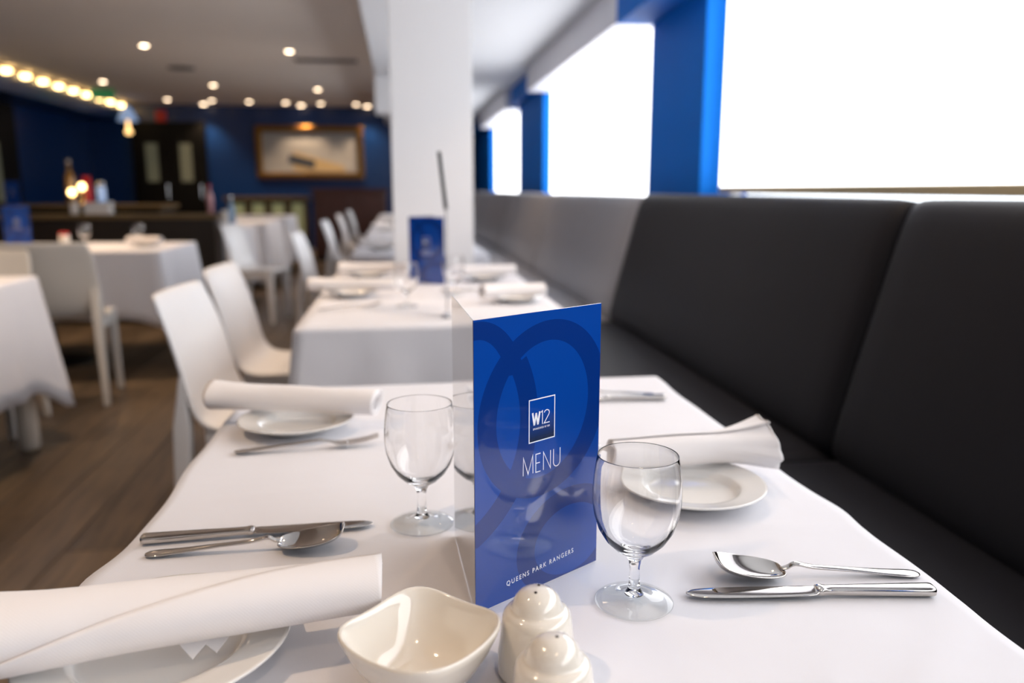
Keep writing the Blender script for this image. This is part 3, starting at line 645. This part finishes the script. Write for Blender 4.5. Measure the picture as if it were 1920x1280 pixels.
# cutlery: local +X runs from tip to handle end
def loft(st, n=16, e=.6):
    rs = []
    for (x, hw, zc, ht) in st:
        rs.append([(x, math.copysign(abs(cos(a))**e, cos(a))*hw, zc+math.copysign(abs(sin(a))**e, sin(a))*ht) for a in [2*pi*j/n for j in range(n)]])
    return MB().rings(rs)
def lerp_st(st, m_=4):
    out = []
    for i in range(len(st)-1):
        p_ = st[max(0, i-1)]; a = st[i]; b_ = st[i+1]; q_ = st[min(len(st)-1, i+2)]
        for k in range(m_):
            t = k/m_
            out.append(tuple(.5*((2*a[c])+(-p_[c]+b_[c])*t+(2*p_[c]-5*a[c]+4*b_[c]-q_[c])*t*t+(-p_[c]+3*a[c]-3*b_[c]+q_[c])*t**3) for c in range(4)))
    return out+[st[-1]]
HANDLE = [(.082, .0030, .0115, .0019), (.095, .0032, .0115, .0018), (.13, .0040, .0085, .0016), (.165, .0062, .0052, .0015), (.186, .0078, .0038, .0015), (.1945, .0060, .0034, .0013), (.1975, .0022, .0032, .0008)]
def make_knife(x, y, rz, label):
    t = thing('table_knife', label, 'knife', (x, y, .7505), rz)
    bl_ = [(0, .0015, .0034, .0004), (.004, .0052, .0034, .0006), (.014, .0082, .0034, .0008), (.04, .0098, .0036, .0010), (.09, .0096, .0040, .0012), (.118, .0088, .0046, .0014), (.125, .0060, .0050, .0020)]
    o = loft([(a, b_, c, d) for a, b_, c, d in lerp_st(bl_)], 16, .8)
    o.build('blade', 'steel', t, smooth=True)
    h = [(.1235, .0058, .0052, .0030), (.128, .0064, .0052, .0040), (.134, .0050, .0052, .0036), (.150, .0054, .0050, .0038), (.19, .0064, .0048, .0042), (.225, .0074, .0047, .0044), (.2345, .0072, .0047, .0043), (.2365, .0056, .0047, .0030)]
    loft(lerp_st(h, 3), 16, .55).build('handle', 'steel', t, smooth=True)
    return t
def make_spoon(x, y, rz, label):
    t = thing('dessert_spoon', label, 'spoon', (x, y, .7505), rz)
    nu, nv = 22, 16; Lb = .066; P_ = []
    for i in range(nu+1):
        u = i/nu; ang = pi*(1-u)
        xx = Lb/2+Lb/2*cos(ang); hw = .0215*math.sin(pi*min(1, max(0, u**.88)))**.62 + .0028*u
        zr = .0215-.0150*u-.004*sin(pi*u); dep = .0095*sin(pi*u**.9)**.8
        P_.append([(xx, hw*(j/nv*2-1), zr-dep*(1-(j/nv*2-1)**2)) for j in range(nv+1)])
    zmin = min(p[2] for r in P_ for p in r)-.0014
    P_ = [[(p[0], p[1], p[2]-zmin) for p in r] for r in P_]
    MB().grid(P_).build('bowl', 'steel', t, smooth=True, solid=.0013, sub=1)
    ze = P_[-1][8][2]
    h = [(.0630, .0034, ze, .0012), (.070, .0031, ze+.0018, .0018), (.077, .0030, ze+.0050, .0019)]+[(a-.001, b_, c-.002, d) for a, b_, c, d in HANDLE[1:]]
    loft(lerp_st(h, 3), 14, .8).build('handle', 'steel', t, smooth=True)
    return t
def make_fork(x, y, rz, label):
    t = thing('table_fork', label, 'fork', (x, y, .7505), rz)
    zf = lambda xx: .0150-.36*xx+ 3.9*xx*xx if xx < .052 else .0150-.36*.052+3.9*.052**2+ (xx-.052)*.15
    for k in range(4):
        yy = -.0093+k*.0062
        rs = []
        for i in range(9):
            xx = .044*i/8; hw = .0008+.0010*min(1, i/3); rs.append([(xx, yy-hw, zf(xx)-.0007), (xx, yy+hw, zf(xx)-.0007), (xx, yy+hw, zf(xx)+.0007), (xx, yy-hw, zf(xx)+.0007)])
        MB().rings(rs).build('tine', 'steel', t)
    st = [(.043, .0114, zf(.043), .0008), (.052, .0112, zf(.052), .0010), (.061, .0075, zf(.06), .0012), (.070, .0034, zf(.07)+.001, .0017), (.082, .0030, .0125, .0019)]
    loft(lerp_st(st, 3), 14, .8).build('head', 'steel', t, smooth=True)
    loft(lerp_st([(.081, .0030, .0123, .0019)]+HANDLE[1:], 3), 14, .8).build('handle', 'steel', t, smooth=True)
    return t
def place(fn, tip, end, label): return fn(tip[0], tip[1], math.atan2(end[1]-tip[1], end[0]-tip[0]), label)
kn0 = place(make_knife, (.2455, .633), (.4790, .6055), 'bright table knife on the right, nearest the bench'); kn0.scale = (.95, 1, 1)
sn0 = place(make_spoon, (.284, .664), (.4728, .6433), 'bright dessert spoon on the right, beside the knife')
place(make_knife, (-.0384, .828), (-.2727, .8165), 'table knife on the left with its blade pointing to the left wine glass')
place(make_spoon, (-.0655, .782), (-.2631, .7858), 'dessert spoon on the left, between the knife and the largest napkin')
fk0 = place(make_fork, (-.0395, 1.111), (-.2551, 1.0956), 'table fork on the left in front of the far side plate')
def dplace(src, tip, end, label): return dup(src, (tip[0], tip[1], .7505), math.atan2(end[1]-tip[1], end[0]-tip[0]), label)
dplace(kn0, (.225, 1.312), (.4575, 1.297), 'table knife at the far right of the nearest table, behind the menu')
dplace(sn0, (.245, 1.338), (.435, 1.330), 'dessert spoon at the far right of the nearest table, behind the menu')
dplace(fk0, (.075, 1.055), (.272, 1.055), 'table fork mostly hidden behind the sharp menu')
dplace(fk0, (-.067, 2.498), (-.2531, 2.434), 'blurred table fork on the second table, in front of its napkins')
dplace(kn0, (.36, 2.86), (.13, 2.84), 'blurred table knife on the second table, between the right napkins')

# square cream bowl
bw_ = thing('sauce_bowl', 'rounded square cream china bowl in the foreground', 'bowl', (.0065, .532, .7500), R(2)); bw_.scale = (1.10, 1.10, 1.03)
rings_ = []
def sq(rad, z, e, lift=0, n=72):
    r_ = []
    for j in range(n):
        a = 2*pi*j/n+pi/4
        c, s = cos(a), sin(a); k = (abs(c)**e+abs(s)**e)**(-1/e)
        x, y = k*c*rad, k*s*rad
        q = Matrix.Rotation(pi/4, 2) @ Vector((x, y))
        r_.append((q.x, q.y, z+lift*(max(0, k-1)/.3)))
    return r_
for rad, z, e, l in ((.0005, .0028, 2, 0), (.020, .0028, 2.2, 0), (.0215, .0004, 2.2, 0), (.0240, .0004, 2.2, 0), (.0260, .0045, 2.4, 0), (.0340, .0150, 2.8, 0), (.0405, .0280, 3.2, .002), (.0448, .0395, 3.4, .004), (.0462, .0440, 3.5, .0055), (.0458, .0456, 3.5, .006), (.0446, .0460, 3.5, .006), (.0434, .0448, 3.5, .0055),
                     (.0416, .0395, 3.4, .004), (.0375, .0285, 3.2, .002), (.0315, .0170, 2.8, 0), (.0250, .0090, 2.4, 0), (.0190, .0062, 2.2, 0), (.0100, .0055, 2, 0), (.0005, .0054, 2, 0)):
    rings_.append(sq(rad, z, e, l))
MB().rings(rings_).build('bowl_dish', 'cream', bw_, smooth=True)
# shakers
def shaker(x, y, label, holes, rz=0, s=1):
    t = thing('salt_shaker' if len(holes) > 1 else 'pepper_shaker', label, 'shaker', (x, y, .7500), rz)
    pr = [(.0001, .002), (.022, .002), (.0235, .0005), (.0270, .0010), (.0285, .005), (.0280, .020), (.0262, .040), (.0248, .0530), (.0238, .0570), (.0222, .0594), (.0204, .0604), (.0188, .0612), (.0180, .0630), (.0174, .0665), (.0154, .0722), (.0115, .0770), (.0060, .0798), (.0001, .0804)]
    MB().lathe([(a*1.05, c*.86) for a, c in pr], 56).build('shaker_body', 'cream', t, smooth=True)
    for (hx, hy) in holes:
        rr = hypot2(hx, hy); z = .0804*.86-(rr**2)/(2*.030)
        h = MB().lathe([(.0011, -.001), (.0012, .0004), (.0008, .0006)], 12, 0, 0, True, True).build('pour_hole', 'hole', t); h.location = (hx, hy, z)
shaker(.0935, .540, 'taller looking cream salt shaker with two holes, touching the menu foot', ((-.002, -.006), (.002, .004)))
shaker(.0935, .474, 'cream pepper shaker with one hole at the bottom edge of the photo', ((.002, -.001),))
